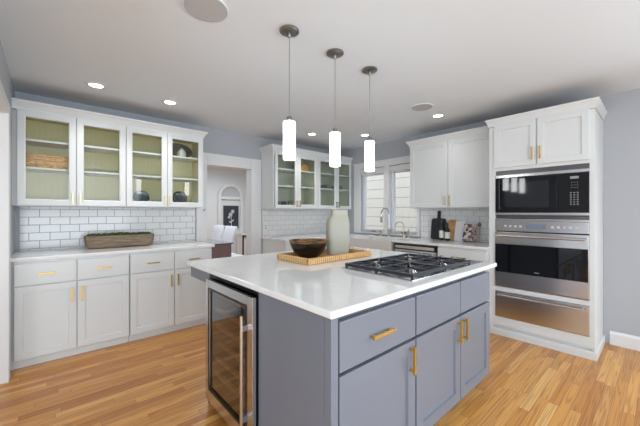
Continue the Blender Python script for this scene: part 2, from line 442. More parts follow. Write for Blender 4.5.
base_unit(-.222, .583, 'white double-door base cabinet nearest the left wall, under the counter with the wooden trough', FY, .605)
base_unit(.587, 1.405, 'white double-door base cabinet at the doorway end of the left counter', FY, .605)
mb = MB(); mb.box(-.249, -.2225, 3.52, 3.56, .0, .8835); tag(mb.build('filler_strip', WHITE), 'narrow white filler strip between left base cabinet and left wall', 'filler')
mb = MB(); mb.box(-.2495, 1.435, 3.46, 4.0915, .884, .914)
tag(mb.build('countertop', QUARTZ, bevel=.006, seg=3), 'white quartz countertop of the left wall run, ending at the doorway', 'countertop')
# uppers with glass doors
def glass_upper(a0, a1, F, depth, label, doors, lining, linback, hm, group):
    t = thing('glass_wall_cabinet', F.pt((a0+a1)/2, -depth/2, 1.345), label, 'cabinet', group)
    z0, z1 = 1.345, 2.195
    mb = MB()
    F.box(mb, a0, a0+.018, 0, -depth, z0, z1); F.box(mb, a1-.018, a1, 0, -depth, z0, z1)
    F.box(mb, a0+.018, a1-.018, 0, -depth, z0, z0+.03); 
    F.box(mb, a0+.018, a1-.018, -.0, -.02, z1-.05, z1); F.box(mb, a0+.018, a1-.018, -depth+.004, -depth, z0, z1)
    for q in doors[:-1]: F.box(mb, q[1]-.02, q[1]+.02, 0, -.018, z0+.03, z1-.05)
    mb.build('body', WHITE, t)
    mb = MB(); F.box(mb, a0+.018, a1-.018, -.02, -depth, z1-.008, z1+.004); mb.build('top_panel', TOPWOOD, t)
    mb = MB(); F.box(mb, a0+.019, a1-.019, -depth+.012, -depth+.005, z0+.031, z1-.009); mb.build('back_panel', linback, t)
    mb = MB(); F.box(mb, a0+.0185, a0+.022, -.02, -depth+.012, z0+.031, z1-.009); F.box(mb, a1-.022, a1-.0185, -.02, -depth+.012, z0+.031, z1-.009)
    F.box(mb, a0+.022, a1-.022, -.021, -depth+.012, z1-.014, z1-.0085)
    mb.build('lining', lining, t)
    for zz in (1.69, 1.945):
        mb = MB(); F.box(mb, a0+.0225, a1-.0225, -.03, -depth+.0125, zz-.011, zz+.009); mb.build('shelf', WHITE, t, bevel=.002)
    for i, (s0, s1, st) in enumerate(doors):
        d = shaker(F, 'door', s0, s1, 1.352, 2.222-.03, WHITE, t, st=st, glass=GLASS)
        h = s1-.026 if i % 2 == 0 else s0+.026
        pull(F, d, h, 1.425, .105, True, hm)
    return t
FU = Face('y', 3.77)
glass_upper(-.222, .5985, FU, .329, 'white glass-door wall cabinet with a wicker basket inside, nearest the left wall', ((-.217, .188, .055), (.193, .596, .055)), SAGE, SAGE_X, BRASSL, 'glass-door wall cabinets on the left')
glass_upper(.5995, 1.412, FU, .329, 'white glass-door wall cabinet holding dark glass plates, left of the doorway', ((.603, .998, .055), (1.003, 1.408, .055)), SAGE, SAGE_X, BRASSL, 'glass-door wall cabinets on the left')
mb = MB(); mb.box(-.2495, -.2225, 3.785, 3.81, 1.345, 2.19); tag(mb.build('filler_strip', WHITE), 'narrow white filler strip between left wall cabinet and left wall', 'filler')
crown([(-.2495, 3.769), (1.4125, 3.769), (1.4125, 4.099)], 'white crown molding on top of the left glass-door cabinets')

# ================================================================== CORNER RUN (back wall, right of doorway)
glass_upper(2.43, 3.2845, FU, .329, 'white glass-door wall cabinet right of the doorway, with a round basket inside', ((2.455, 2.868, .05), (2.872, 3.28, .062)), SAGE2, SAGE2_X, BRASSL, 'glass-door wall cabinets in the corner')
glass_upper(3.2855, 4.098, FU, .329, 'white glass-door wall cabinet in the corner beside the window', ((3.29, 3.722, .055), (3.726, 4.09, .05)), SAGE2, SAGE2_X, NICKEL, 'glass-door wall cabinets in the corner')
crown([(2.43, 4.099), (2.43, 3.769), (4.0995, 3.769)], 'white crown molding on top of the corner glass-door cabinets')
def plain_box(name, x0, x1, y0, y1, z0, z1, m, label, cat): 
    mb = MB(); mb.box(x0, x1, y0, y1, z0, z1); return tag(mb.build(name, m, bevel=.002), label, cat)
base_unit(2.445, 3.45, 'white base cabinet on the back wall just right of the doorway', FY, .605)
# right base run, fronts at X=3.50
FX = Face('x', 3.50)
def right_unit(a0, a1, label, zt=.8835, drawer=True, n=1):
    t = thing('base_cabinet', (3.8, (a0+a1)/2, 0), label, 'cabinet', 'white base cabinets')
    mb = MB(); FX.box(mb, a0, a1, 0, -.595, .095, zt); mb.build('body', WHITE, t)
    mb = MB(); FX.box(mb, a0, a1, -.045, -.06, 0, .0945); mb.build('toe_kick', WHITE, t)
    W = (a1-a0)/n
    for i in range(n):
        s0 = a0+i*W+.004; s1 = a0+(i+1)*W-.004
        if drawer:
            d = slab(FX, 'drawer', s0, s1, .684, .862, WHITE, t); pull(FX, d, (s0+s1)/2, .772, .13, False, BRASS)
        d = shaker(FX, 'door', s0, s1, .102, .674 if drawer else zt-.02, WHITE, t)
        pull(FX, d, s0+.03 if (i or n == 1) else s1-.03, .565, .13, True, BRASS)
    return t
right_unit(1.2455, 1.80, 'white base cabinet between the dishwasher and the oven tower')
right_unit(2.425, 3.115, 'white sink base cabinet below the apron sink', zt=.64, drawer=False, n=2)
plain_box('corner_filler', 3.46, 3.51, 3.12, 3.485, .095, .8835, WHITE, 'white corner filler panel beside the apron sink', 'filler')
# dishwasher
t = thing('dishwasher', (3.8, 2.11, 0), 'stainless dishwasher with black top trim between sink and right base cabinet', 'dishwasher')
mb = MB(); mb.box(3.505, 4.08, 1.81, 2.415, .1, .88); mb.build('body', BLACK, t)
mb = MB(); mb.box(3.485, 3.504, 1.815, 2.41, .11, .80); mb.build('door_panel', STEEL, t, bevel=.003)
mb = MB(); mb.box(3.48, 3.504, 1.815, 2.41, .803, .868); mb.build('control_strip', BLACK, t, bevel=.002)
mb = MB(); mb.box(3.470, 3.4795, 1.835, 2.39, .818, .856); mb.build('steel_inlay', STEEL, t, bevel=.002)
mb = MB(); mb.cyl((3.44, 1.85, .765), (3.44, 2.375, .765), .010); mb.box(3.44, 3.4845, 1.87, 1.885, .758, .772); mb.box(3.44, 3.4845, 2.34, 2.355, .758, .772); mb.build('handle', STEEL, t)
mb = MB(); mb.box(3.55, 3.6, 1.81, 2.415, 0, .0995); mb.build('toe_kick', BLACK, t)
# L-shaped counter with a gap for the sink
mb = MB()
out = [(3.47, 1.243), (4.0915, 1.243), (4.0915, 4.0915), (2.425, 4.0915), (2.425, 3.46), (3.47, 3.46), (3.47, 3.118), (3.90, 3.118), (3.90, 2.448), (3.47, 2.448)]
mb.prism(out, lambda p, q, tt: (p, q, tt), .884, .914)
tag(mb.build('countertop', QUARTZ, bevel=.005, seg=3), 'white quartz countertop wrapping the corner under the window around the sink', 'countertop')
# sink
t = thing('apron_sink', (3.66, 2.785, .66), 'white apron-front farmhouse sink under the window', 'sink')
mb = MB()
o_ = [(3.445, 2.452), (3.895, 2.452), (3.895, 3.114), (3.445, 3.114)]
i_ = [(3.475, 2.475), (3.872, 2.475), (3.872, 3.09), (3.475, 3.09)]
mb.rings([[(x, y, .66) for x, y in o_], [(x, y, .902) for x, y in o_], [(x, y, .902) for x, y in i_], [(x, y, .70) for x, y in i_]])
SINKM = mat('white_fireclay', rgb(226, 224, 220), .12)
mb.build('basin', SINKM, t, bevel=.006, seg=3)
mb = MB(); mb.lathe(3.68, 2.785, [(.04, .7), (.04, .703), (.02, .702)], 20); mb.build('drain', CHROME, t)
# faucets
def arch(x, y, z0, h, reach, r, n=18, drop=.08):
    pts = [(x, y, z0), (x, y, z0+h-reach/2)]
    for k in range(1, n): a = math.pi*k/n; pts.append((x-reach/2+reach/2*math.cos(a), y, z0+h-reach/2+reach/2*math.sin(a)))
    pts += [(x-reach, y, z0+h-reach/2), (x-reach, y, z0+h-reach/2-drop)]
    return pts
t = thing('kitchen_faucet', (3.985, 2.86, .914), 'tall gooseneck pull-down faucet behind the sink', 'faucet')
mb = MB(); mb.lathe(3.985, 2.86, [(.026, .9145), (.026, .925), (.018, .935), (.018, 1.02), (.012, 1.03)], 20); mb.build('base', CHROME, t, smooth=True)
mb = MB(); mb.tube(arch(3.985, 2.86, 1.02, .335, .19, .011, drop=.03), .011); mb.build('spout', CHROME, t, smooth=True)
mb = MB(); mb.cyl((3.795, 2.86, 1.225), (3.795, 2.86, 1.135), .015, r2=.018); mb.build('spray_head', STEELD, t, smooth=True)
mb = MB(); mb.cyl((3.985, 2.85, .985), (3.97, 2.79, 1.03), .007); mb.build('lever', CHROME, t)
t = thing('filter_faucet', (4.0, 2.60, .914), 'small gold bridge-style faucet to the right of the tall faucet', 'faucet')
mb = MB(); mb.lathe(4.0, 2.60, [(.022, .9145), (.022, .922), (.012, .932), (.012, .985), (.008, .99)], 18); mb.build('base', GOLD, t, smooth=True)
pts = [(4.0, 2.60, .985), (4.0, 2.60, 1.085)]
for k in range(1, 12): a = math.pi*k/12; pts.append((4.0-.03*(1-math.cos(a)), 2.60+.055*(1-math.cos(a)), 1.085+.06*math.sin(a)))
pts += [(3.94, 2.71, 1.085), (3.94, 2.71, 1.02)]
mb = MB(); mb.tube(pts, .0075); mb.build('spout', GOLD, t, smooth=True)
mb = MB(); mb.lathe(4.0, 2.52, [(.014, .9145), (.014, .925), (.008, .93), (.008, .99), (.012, 1.0), (.004, 1.02)], 14); mb.box(3.997, 4.003, 2.52, 2.59, .955, .961); mb.build('side_valve', GOLD, t, smooth=True)
mb = MB(); mb.cyl((3.998, 2.52, 1.0), (3.965, 2.485, 1.05), .005); mb.build('lever', GOLD, t)
t = thing('soap_dispenser', (3.99, 3.02, .914), 'small gold soap dispenser left of the tall faucet', 'soap dispenser')
mb = MB(); mb.lathe(3.99, 3.02, [(.02, .9145), (.02, .922), (.011, .93), (.011, .975), (.014, .98), (.014, .995), (.006, 1.0)], 16); mb.build('pump', GOLD, t, smooth=True)
mb = MB(); mb.cyl((3.99, 3.02, .99), (3.93, 3.02, .985), .005); mb.build('nozzle', GOLD, t)

# ------------------------------------------------------ solid-door uppers, right wall
FXU = Face('x', 3.77)
t = thing('wall_cabinet', (3.93, 1.79, 1.345), 'white solid double-door wall cabinet between the window and the oven tower', 'cabinet')
mb = MB(); mb.box(3.77, 4.098, 1.2465, 2.348, 1.345, 2.19); mb.build('body', WHITE, t)
mb = MB(); mb.box(3.78, 4.098, 1.2465, 2.348, 2.1905, 2.198); mb.build('top_panel', TOPWOOD, t)
for a0, a1, h in ((1.262, 1.797, 1.767), (1.803, 2.338, 1.833)):
    d = shaker(FXU, 'door', a0, a1, 1.352, 2.192, WHITE, t); pull(FXU, d, h, 1.435, .125, True, BRASSL)
crown([(4.0995, 2.349), (3.769, 2.349), (3.769, 1.2905)], 'white crown molding on top of the solid double-door wall cabinet')

# ------------------------------------------------------ oven tower
FT = Face('x', 3.54)
T0, T1 = .393, 1.243
t = thing('oven_tower_cabinet', (3.82, .8, 0), 'tall white cabinet tower holding microwave, oven and warming drawer', 'cabinet')
mb = MB()
S0, S1 = .428, 1.183     # appliance opening
mb.box(3.54, 4.098, T0, T0+.02, 0, 2.19); mb.box(3.54, 4.098, T1-.03, T1, .0, 2.19)
mb.box(3.54, 3.56, T0+.02, S0, .10, 2.19); mb.box(3.54, 3.56, S1, T1-.03, .10, 2.19); mb.box(3.555, 3.57, T0+.02, T1-.03, 0, .0999)
mb.box(3.56, 4.098, T0+.02, T1-.03, 1.725, 2.185)
for z0, z1 in ((.10, .19), (.462, .508), (1.72, 2.19)):
    mb.box(3.54, 3.56, S0, S1, z0, z1)
mb.build('body', WHITE, t)
mb = MB(); mb.box(4.07, 4.095, S0, S1, .19, 1.72); mb.build('inner_back', DARK, t)
mb = MB(); mb.box(3.56, 4.098, T0, T1, 2.1905, 2.198); mb.build('top_panel', TOPWOOD, t)
for a0, a1, h in ((.428, .808, .782), (.818, 1.19, .846)):
    d = shaker(FT, 'door', a0, a1, 1.752, 2.192, WHITE, t, st=.05); pull(FT, d, h, 1.862, .125, True, BRASS)
mb = MB(); mb.sweep([(3.539, T1), (3.539, T0-.001), (4.099, T0-.001)], [(0, 0), (.014, 0), (.014, .062), (.010, .070), (0, .072)]); mb.build('base_molding', WHITE, t)
crown([(3.768, T1+.001), (3.539, T1+.001), (3.539, T0-.001), (4.0995, T0-.001)], 'white crown molding around the top of the oven tower', .65)
# microwave
FM = Face('x', 3.545)
t = thing('built_in_microwave', (3.8, .8, 1.235), 'black built-in microwave with steel trim bars, above the wall oven', 'microwave')
mb = MB(); FM.box(mb, S0+.002, S1-.002, -.02, -.40, 1.225, 1.712); mb.build('body', BLACK, t)
mb = MB(); FM.box(mb, S0+.002, S1-.002, .006, -.0195, 1.645, 1.675); FM.box(mb, S0+.002, S1-.002, .006, -.0195, 1.256, 1.282); mb.build('trim_bar', STEEL, t, bevel=.003)
for z_, n_ in ((1.680, 4), (1.229, 2)):
    mb = MB(); FM.box(mb, S0+.004, S1-.004, -.012, -.0195, z_-.002, z_+n_*.0095)
    for k in range(n_): FM.box(mb, S0+.004, S1-.004, -.005, -.0119, z_+k*.010, z_+.004+k*.010)
    mb.build('vent_grille', STEELD, t)
d_ = MB(); FM.box(d_, .655, S1-.004, .012, -.0195, 1.286, 1.642); d = d_.build('door', BLACKG, t, bevel=.003)
mb = MB(); FM.box(mb, .72, 1.09, .0125, .014, 1.34, 1.59); mb.build('window', mat('tinted_window', rgb(34, 36, 42), .06, spec=.7), d)
mb = MB(); FM.box(mb, 1.128, 1.14, .035, .045, 1.31, 1.62); FM.box(mb, 1.13, 1.138, .0125, .035, 1.33, 1.34); FM.box(mb, 1.13, 1.138, .0125, .035, 1.59, 1.60); mb.build('handle', BLACK, d, bevel=.002)
c_ = MB(); FM.box(c_, S0+.004, .652, .012, -.0195, 1.286, 1.642); d = c_.build('control_panel', BLACKG, t, bevel=.003)
KEY = mat('grey_keypad_print', rgb(150, 152, 158), .4)
mb = MB(); FM.box(mb, .50, .56, .0125, .0132, 1.590, 1.612); mb.build('clock_display', KEY, d)
mb = MB()
for r_ in range(3):
    for k in range(3):
        FM.box(mb, .505+k*.02, .512+k*.02, .0125, .0132, 1.555-r_*.024, 1.56-r_*.024)
mb.build('function_print', KEY, d); mb = MB()
for r_ in range(6):
    for k in range(3):
        FM.box(mb, .500+k*.024, .513+k*.024, .0125, .0132, 1.460-r_*.021, 1.468-r_*.021)
mb.build('keypad', KEY, d)
# wall oven
t = thing('wall_oven', (3.8, .8, .51), 'stainless steel wall oven with black glass door below the microwave', 'oven')
mb = MB(); FM.box(mb, S0+.002, S1-.002, -.02, -.5, .512, 1.219); mb.build('body', BLACK, t)
mb = MB(); FM.box(mb, S0+.002, S1-.002, .014, -.0195, 1.197, 1.221); mb.build('top_trim', STEEL, t, bevel=.003)
c_ = MB(); FM.box(c_, S0+.002, S1-.002, .012, -.0195, 1.094, 1.196); d = c_.build('control_panel', STEEL, t, bevel=.003)
mb = MB(); FM.box(mb, .745, .905, .0125, .014, 1.122, 1.170); mb.build('display', mat('blue_grey_display', rgb(120, 130, 148), .15), d)
PB = mat('pale_button', rgb(205, 205, 208), .4)
for q in [.50+k*.045 for k in range(5)]+[.94+k*.045 for k in range(4)]:
    mb = MB(); FM.box(mb, q, q+.02, .0125, .0135, 1.135, 1.155); mb.build('button', PB, d)
d_ = MB(); FM.box(d_, S0+.002, S1-.002, .022, -.0195, .518, 1.084); d = d_.build('door', STEEL, t, bevel=.004)
mb = MB(); FM.box(mb, S0+.006, S1-.006, .0225, .0255, .668, .960); mb.build('window', BLACKG, d, bevel=.001)
mb = MB(); mb.cyl((3.545-.065, S0+.02, 1.045), (3.545-.065, S1-.02, 1.045), .011); 
for q in (S0+.045, S1-.045): mb.cyl((3.545-.0225, q, 1.045), (3.545-.065, q, 1.045), .008)
mb.build('handle', STEEL, d, smooth=True)
mb = MB(); FM.box(mb, .79, .83, .0258, .0264, .695, .702); mb.build('badge', KEY, d)
# warming drawer
t = thing('warming_drawer', (3.8, .8, .192), 'stainless steel warming drawer at the bottom of the tower', 'warming drawer')
mb = MB(); FM.box(mb, S0+.002, S1-.002, -.02, -.45, .193, .459); mb.build('body', BLACK, t)
d_ = MB(); FM.box(d_, S0+.002, S1-.002, .014, -.0195, .194, .458); d = d_.build('drawer_front', STEEL, t, bevel=.004)
mb = MB(); mb.cyl((3.545-.05, S0+.03, .428), (3.545-.05, S1-.03, .428), .009)
for q in (S0+.045, S1-.045): mb.cyl((3.545-.0145, q, .428), (3.545-.05, q, .428), .007)
mb.build('handle', STEEL, d, smooth=True)

# ================================================================== ISLAND
IX0, IX1, IY0, IY1 = .775, 2.462, .81, 2.40
mb = MB(); mb.box(IX0, IX1, IY0, IY1, .884, .914)
tag(mb.build('countertop', QUARTZ, bevel=.010, seg=4), 'thick white quartz countertop of the kitchen island', 'countertop')
FI = Face('y', .862)
t = thing('island_cabinet', (1.1, 1.1, 0), 'blue-grey single-door island cabinet with one drawer, at the near corner', 'cabinet', 'island cabinets')
mb = MB(); mb.box(.80, 1.406, .875, 1.376, .10, .8835); mb.build('body', GREY, t)
mb = MB(); mb.box(.80, .838, .838, .8745, .0, .8835); mb.box(.80, .8195, .8746, 1.376, 0, .0995); mb.build('corner_post', GREY, t, bevel=.002)
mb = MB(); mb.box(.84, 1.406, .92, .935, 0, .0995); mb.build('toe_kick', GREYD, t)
d = slab(FI, 'drawer', .850, 1.401, .648, .850, GREY, t); pull(FI, d, 1.108, .745, .155, False, BRASS, r=.0065, out=.032)
d = shaker(FI, 'door', .850, 1.401, .105, .632, GREY, t, st=.065); pull(FI, d, 1.352, .548, .14, True, BRASS, r=.0065, out=.032)
t = thing('island_cabinet', (1.9, 1.1, 0), 'blue-grey double-door island cabinet under the cooktop', 'cabinet', 'island cabinets')
mb = MB(); mb.box(1.4065, 2.41, .875, 1.36, .10, .8835); mb.build('body', GREY, t)
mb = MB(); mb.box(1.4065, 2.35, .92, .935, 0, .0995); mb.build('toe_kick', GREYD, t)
for a0, a1, h in ((1.414, 1.922, 1.884), (1.930, 2.408, 1.966)):
    slab(FI, 'drawer_front', a0, a1, .648, .850, GREY, t)
    d = shaker(FI, 'door', a0, a1, .105, .632, GREY, t, st=.065); pull(FI, d, h, .548, .14, True, BRASS, r=.0065, out=.032)
t = thing('island_back_section', (1.9, 1.75, 0), 'blue-grey back section of the island with apron below the overhanging worktop', 'cabinet')
mb = MB(); mb.box(1.40, 2.41, 1.397, 2.027, .0, .8835); mb.build('body', GREY, t)
mb = MB(); mb.box(.80, 2.41, 2.0275, 2.045, .0, .8835); mb.build('back_panel', GREY, t)
mb = MB(); mb.box(.80, .82, 2.0455, 2.378, .802, .8835); mb.box(2.39, 2.41, 2.0455, 2.378, .802, .8835); mb.box(.82, 2.39, 2.358, 2.378, .802, .8835); mb.build('apron', GREY, t)
# wine cooler
t = thing('wine_cooler', (1.08, 1.69, 0), 'stainless-framed glass-door wine cooler built into the island end', 'wine cooler')
mb = MB()
mb.box(.806, 1.385, 1.378, 1.412, .05, .875); mb.box(.812, 1.385, 2.0, 2.022, .05, .875); mb.box(.812, 1.385, 1.412, 2.0, .05, .11)
mb.box(.812, 1.385, 1.412, 2.0, .845, .875); mb.box(1.37, 1.385, 1.412, 2.0, .11, .845); mb.build('body', BLACK, t)
mb = MB()
def ringx(x0, x1, y0, y1, z0, z1, w0, wz):
    mb.box(x0, x1, y0, y0+w0[0], z0, z1); mb.box(x0, x1, y1-w0[1], y1, z0, z1); mb.box(x0, x1, y0+w0[0], y1-w0[1], z0, z0+wz[0]); mb.box(x0, x1, y0+w0[0], y1-w0[1], z1-wz[1], z1)
ringx(.766, .786, 1.378, 2.0, .065, .848, (.062, .05), (.075, .05))
d = mb.build('door', STEEL, t, bevel=.002)
mb = MB(); ringx(.762, .7655, 1.440, 1.950, .140, .798, (.010, .012), (.014, .010)); mb.build('gasket', BLACK, d)
mb = MB(); ringx(.7865, .800, 1.386, 1.994, .072, .842, (.03, .03), (.03, .03)); mb.build('seal', BLACK, d)
mb = MB(); mb.box(.774, .780, 1.441, 1.949, .141, .797); mb.build('glass_pane', CGLASS, d)
mb = MB(); mb.cyl((.722, 1.412, .165), (.722, 1.412, .760), .0085)
d2 = mb.build('handle', STEEL, d, smooth=True)
for z in (.235, .695):
    mb = MB(); mb.box(.722, .7675, 1.402, 1.422, z-.014, z+.014); mb.build('handle_bracket', STEEL, d2, bevel=.002)
SHW = wood_mat('beech_shelf_front', rgb(226, 176, 122), rgb(198, 144, 92))
for k in range(6):
    z = .19+k*.108
    mb = MB(); mb.box(.83, .85, 1.414, 1.998, z, z+.026); s_ = mb.build('rack', SHW, t)
    mb = MB()
    for q in range(9): mb.cyl((.851, 1.43+q*.068, z+.01), (1.36, 1.43+q*.068, z+.01), .004, n=6)
    mb.build('wires', CHROME, s_)
mb = MB()
for y in (1.43, 1.98): mb.lathe(.835, y, [(.018, 0), (.018, .012), (.01, .02), (.01, .0495)], 12)
mb.build('foot', BLACK, t)
mb = MB(); mb.box(.88, .895, 1.412, 2.0, 0, .0495); mb.build('toe_kick', DARK, t)

# ------------------------------------------------------ cooktop
CX0, CX1, CY0, CY1 = 1.432, 2.405, .880, 1.410
t = thing('gas_cooktop', (1.9, 1.15, .914), 'stainless gas cooktop with black cast-iron grates on the island', 'cooktop')
mb = MB(); mb.box(CX0, CX1, CY0, CY1, .9145, .922); mb.build('tray', STEEL, t, bevel=.003)
burn = [(1.63, 1.01), (1.63, 1.26), (2.01, 1.01), (2.01, 1.26)]
for bx, by in burn:
    mb = MB(); mb.lathe(bx, by, [(.062, .9222), (.056, .926), (.04, .928), (.04, .932), (.01, .933)], 24); b_ = mb.build('burner', CHROME, t, smooth=True)
    mb = MB(); mb.lathe(bx, by, [(.034, .9332), (.034, .938), (.028, .941), (.004, .941)], 24)
    mb.build('burner_cap', CHROME, b_, smooth=True)
def grate(x0, x1, y0, y1, cs):
    mb = MB(); zt = .950; zb = .932; w_ = .014
    mb.box(x0, x1, y0, y0+w_, zb, zt); mb.box(x0, x1, y1-w_, y1, zb, zt); mb.box(x0, x0+w_, y0+w_, y1-w_, zb, zt); mb.box(x1-w_, x1, y0+w_, y1-w_, zb, zt)
    if len(cs) > 1: ym = (y0+y1)/2; mb.box(x0+w_, x1-w_, ym-w_/2, ym+w_/2, zb, zt)
    for (bx, by) in cs:
        ylo, yhi = (y0, y1) if len(cs) == 1 else ((y0, (y0+y1)/2) if by < (y0+y1)/2 else ((y0+y1)/2, y1))
        for tx, ty in ((x0+w_/2, ylo+w_/2), (x1-w_/2, ylo+w_/2), (x0+w_/2, yhi-w_/2), (x1-w_/2, yhi-w_/2), (x0+w_/2, by), (x1-w_/2, by), (bx, ylo+w_/2), (bx, yhi-w_/2)):
            v = Vector((bx-tx, by-ty)); L = v.length; v.normalize()
            ex, ey = bx-v.x*.025, by-v.y*.025
            p = Vector((-v.y, v.x))*.0045
            mb.rings([[(tx-p.x, ty-p.y, zb+.002), (tx+p.x, ty+p.y, zb+.002), (tx+p.x, ty+p.y, zt), (tx-p.x, ty-p.y, zt)],
                      [(ex-p.x, ey-p.y, zt-.009), (ex+p.x, ey+p.y, zt-.009), (ex+p.x, ey+p.y, zt), (ex-p.x, ey-p.y, zt)]])
    for x in (x0+.001, x1-w_-.001):
        for y in (y0+.001, y1-w_-.001, (y0+y1)/2-.006): mb.box(x, x+w_, y, y+w_, .9225, zb)
    mb.build('grate', IRON, t)
grate(1.456, 1.820, .890, 1.392, burn[0:2]); grate(1.824, 2.200, .890, 1.392, burn[2:4])
for k, y in enumerate((.965, 1.055, 1.145, 1.235, 1.325)):
    mb = MB(); mb.lathe(2.285, y, [(.023, .9222), (.023, .927), (.018, .93), (.016, .945), (.012, .947)], 20); mb.box(2.282, 2.288, y-.015, y+.015, .9455, .949)
    mb.build('knob', NICKEL, t, smooth=True)

# ------------------------------------------------------ tray, bowl, vase
a = R(0.5)
def rotp(ox, oy, p, q): return (ox+p*math.cos(a)-q*math.sin(a), oy+p*math.sin(a)+q*math.cos(a))
RAT = wood_mat('honey_rattan', rgb(214, 168, 104), rgb(160, 104, 52), (30, 30, 60), .5)
RATL = mat('pale_rattan_cane', rgb(222, 182, 124), .5)
t = thing('serving_tray', (*rotp(1.345, 1.64, .35, .19), .914), 'rectangular honey-coloured rattan tray under the bowl and vase', 'tray')
TL, TW = .70, .385
def rbox(mb, p0, p1, q0, q1, z0, z1):
    c = [rotp(1.345, 1.64, *k) for k in ((p0, q0), (p1, q0), (p1, q1), (p0, q1))]
    mb.rings([[(x, y, z) for x, y in c] for z in (z0, z1)])
mb = MB(); rbox(mb, .01, TL-.01, .01, TW-.01, .9145, .924); mb.build('bottom', RAT, t)
mb = MB()
rbox(mb, 0, TL, 0, .02, .918, .955); rbox(mb, 0, TL, TW-.02, TW, .918, .955); rbox(mb, 0, .02, .02, TW-.02, .918, .955); rbox(mb, TL-.02, TL, .02, TW-.02, .918, .955)
rim = mb.build('rim', RAT, t)
mb = MB()
nb = 34
for k in range(nb):
    p = .012+k*(TL-.024)/(nb-1)
    for q in (-.003, TW-.021): rbox(mb, p-.006, p+.006, q, q+.024, .916, .959)
nb = 18
for k in range(1, nb-1):
    q = .012+k*(TW-.024)/(nb-1)
    for p in (-.003, TL-.021): rbox(mb, p, p+.024, q-.006, q+.006, .916, .959)
mb.build('cane_wrap', RATL, rim, bevel=.002, seg=1)
BOWL = mat('dark_glazed_bowl', rgb(20, 13, 12), .22, var=.35, bscale=14)
BIN = wood_mat('amber_streaked_glaze', rgb(150, 104, 48), rgb(36, 22, 14), (12, 12, 60), .4)
t = thing('decorative_bowl', (1.53, 1.862, .925), 'wide dark brown bowl with amber rim on the tray', 'bowl')
mb = MB(); mb.lathe(1.53, 1.862, [(.055, .9245), (.062, .9265), (.095, .948), (.122, .98), (.139, 1.015), (.148, 1.048)], 48, cap1=False); 
mb.build('outer_shell', BOWL, t, smooth=True)
mb = MB(); mb.lathe(1.53, 1.862, [(.148, 1.048), (.154, 1.066), (.148, 1.067), (.128, 1.03), (.1, .98), (.06, .95), (.01, .94)], 48, cap0=False); mb.build('rim', BIN, t, smooth=True)
VS = mat('cream_ceramic', rgb(164, 161, 146), .45, bump=.1, bscale=80, var=.04)
mb = MB(); vx, vy = 1.845, 1.85
rs = []
for z, hw, ht, sh in ((.9245, .074, .052, 0), (.93, .080, .058, 0), (1.0, .086, .061, 0), (1.10, .088, .062, 0), (1.175, .088, .062, 0), (1.205, .085, .060, .001), (1.228, .079, .054, .004), (1.244, .071, .045, .009), (1.255, .066, .039, .012), (1.27, .064, .036, .013), (1.308, .065, .037, .013), (1.308, .058, .030, .013), (1.25, .055, .026, .013)):
    r_ = []
    for k in range(40):
        th = 2*math.pi*k/40; c_, s_ = math.cos(th), math.sin(th)
        px = hw*1.1*math.copysign(abs(c_)**.42, c_)+sh; py = ht*math.copysign(abs(s_)**.42, s_)
        ca, sa = math.cos(R(-28)), math.sin(R(-28))
        r_.append((vx+px*ca-py*sa, vy+px*sa+py*ca, z))
    rs.append(r_)
mb.rings(rs); tag(mb.build('ceramic_vase', VS, smooth=True), 'tall flattened cream ceramic vase with wide neck on the tray', 'vase')

# ================================================================== LEFT COUNTER DOUGH BOWL
DW = wood_mat('weathered_wood', rgb(140, 122, 100), rgb(108, 92, 74), (5, 30, 40), .7)
t = thing('dough_bowl', (.572, 3.88, .914), 'long weathered wooden trough filled with moss on the left counter', 'planter')
mb = MB()
def ell(hx, hy, z, e=.35, n=48):
    out = []
    for k in range(n):
        th = 2*math.pi*k/n; c_, s_ = math.cos(th), math.sin(th)
        out.append((.572+hx*math.copysign(abs(c_)**e, c_), 3.88+hy*math.copysign(abs(s_)**e, s_), z))
    return out
mb.rings([ell(.262, .05, .9145), ell(.282, .062, .919), ell(.300, .078, .938), ell(.310, .086, .985), ell(.315, .09, 1.045), ell(.301, .08, 1.045), ell(.288, .07, 1.0), ell(.27, .05, .98)])
mb.build('trough', DW, t, smooth=True)
MOSS = mat('green_moss', rgb(58, 72, 34), .9, bump=.8, bscale=60, var=.5)
mb = MB()
for k in range(240):
    x = .572+random.uniform(-.275, .275); y = 3.88+random.uniform(-.06, .06); r_ = random.uniform(.008, .018)
    z = 1.052+random.uniform(-.006, .012)*(1-abs(x-.572)/.4)
    bmesh.ops.create_icosphere(mb.bm, subdivisions=1, radius=r_, matrix=Matrix.Translation((x, y, z)) @ Matrix.Diagonal((1.3, 1, .8, 1)))
mb.rings([ell(.285, .068, 1.0), ell(.285, .068, 1.046)])
o = mb.build('moss', MOSS, t); o['kind'] = 'stuff'

# ================================================================== THINGS ON THE RIGHT COUNTER
def lean(pts, y0, x_bot, x_top, zb, thick, fnpts=None):
    """outline (y,z) board leaning against the right wall"""
    H = max(z for _, z in pts)
    def fn(y, z, tt):
        k = z/H
        return (x_bot+(x_top-x_bot)*k-tt, y0+y, zb+z)
    return fn
def rounded(w, h, r, n=6):
    out = []
    for cx, cy, a0 in ((w/2-r, r, -90), (w/2-r, h-r, 0), (-w/2+r, h-r, 90), (-w/2+r, r, 180)):
        for k in range(n+1):
            th = R(a0+90*k/n); out.append((cx+r*math.cos(th), cy+r*math.sin(th)))
    return out
BB_ = mat('black_stained_wood', rgb(30, 33, 42), .5)
pts = []
r0 = rounded(.205, .29, .03)
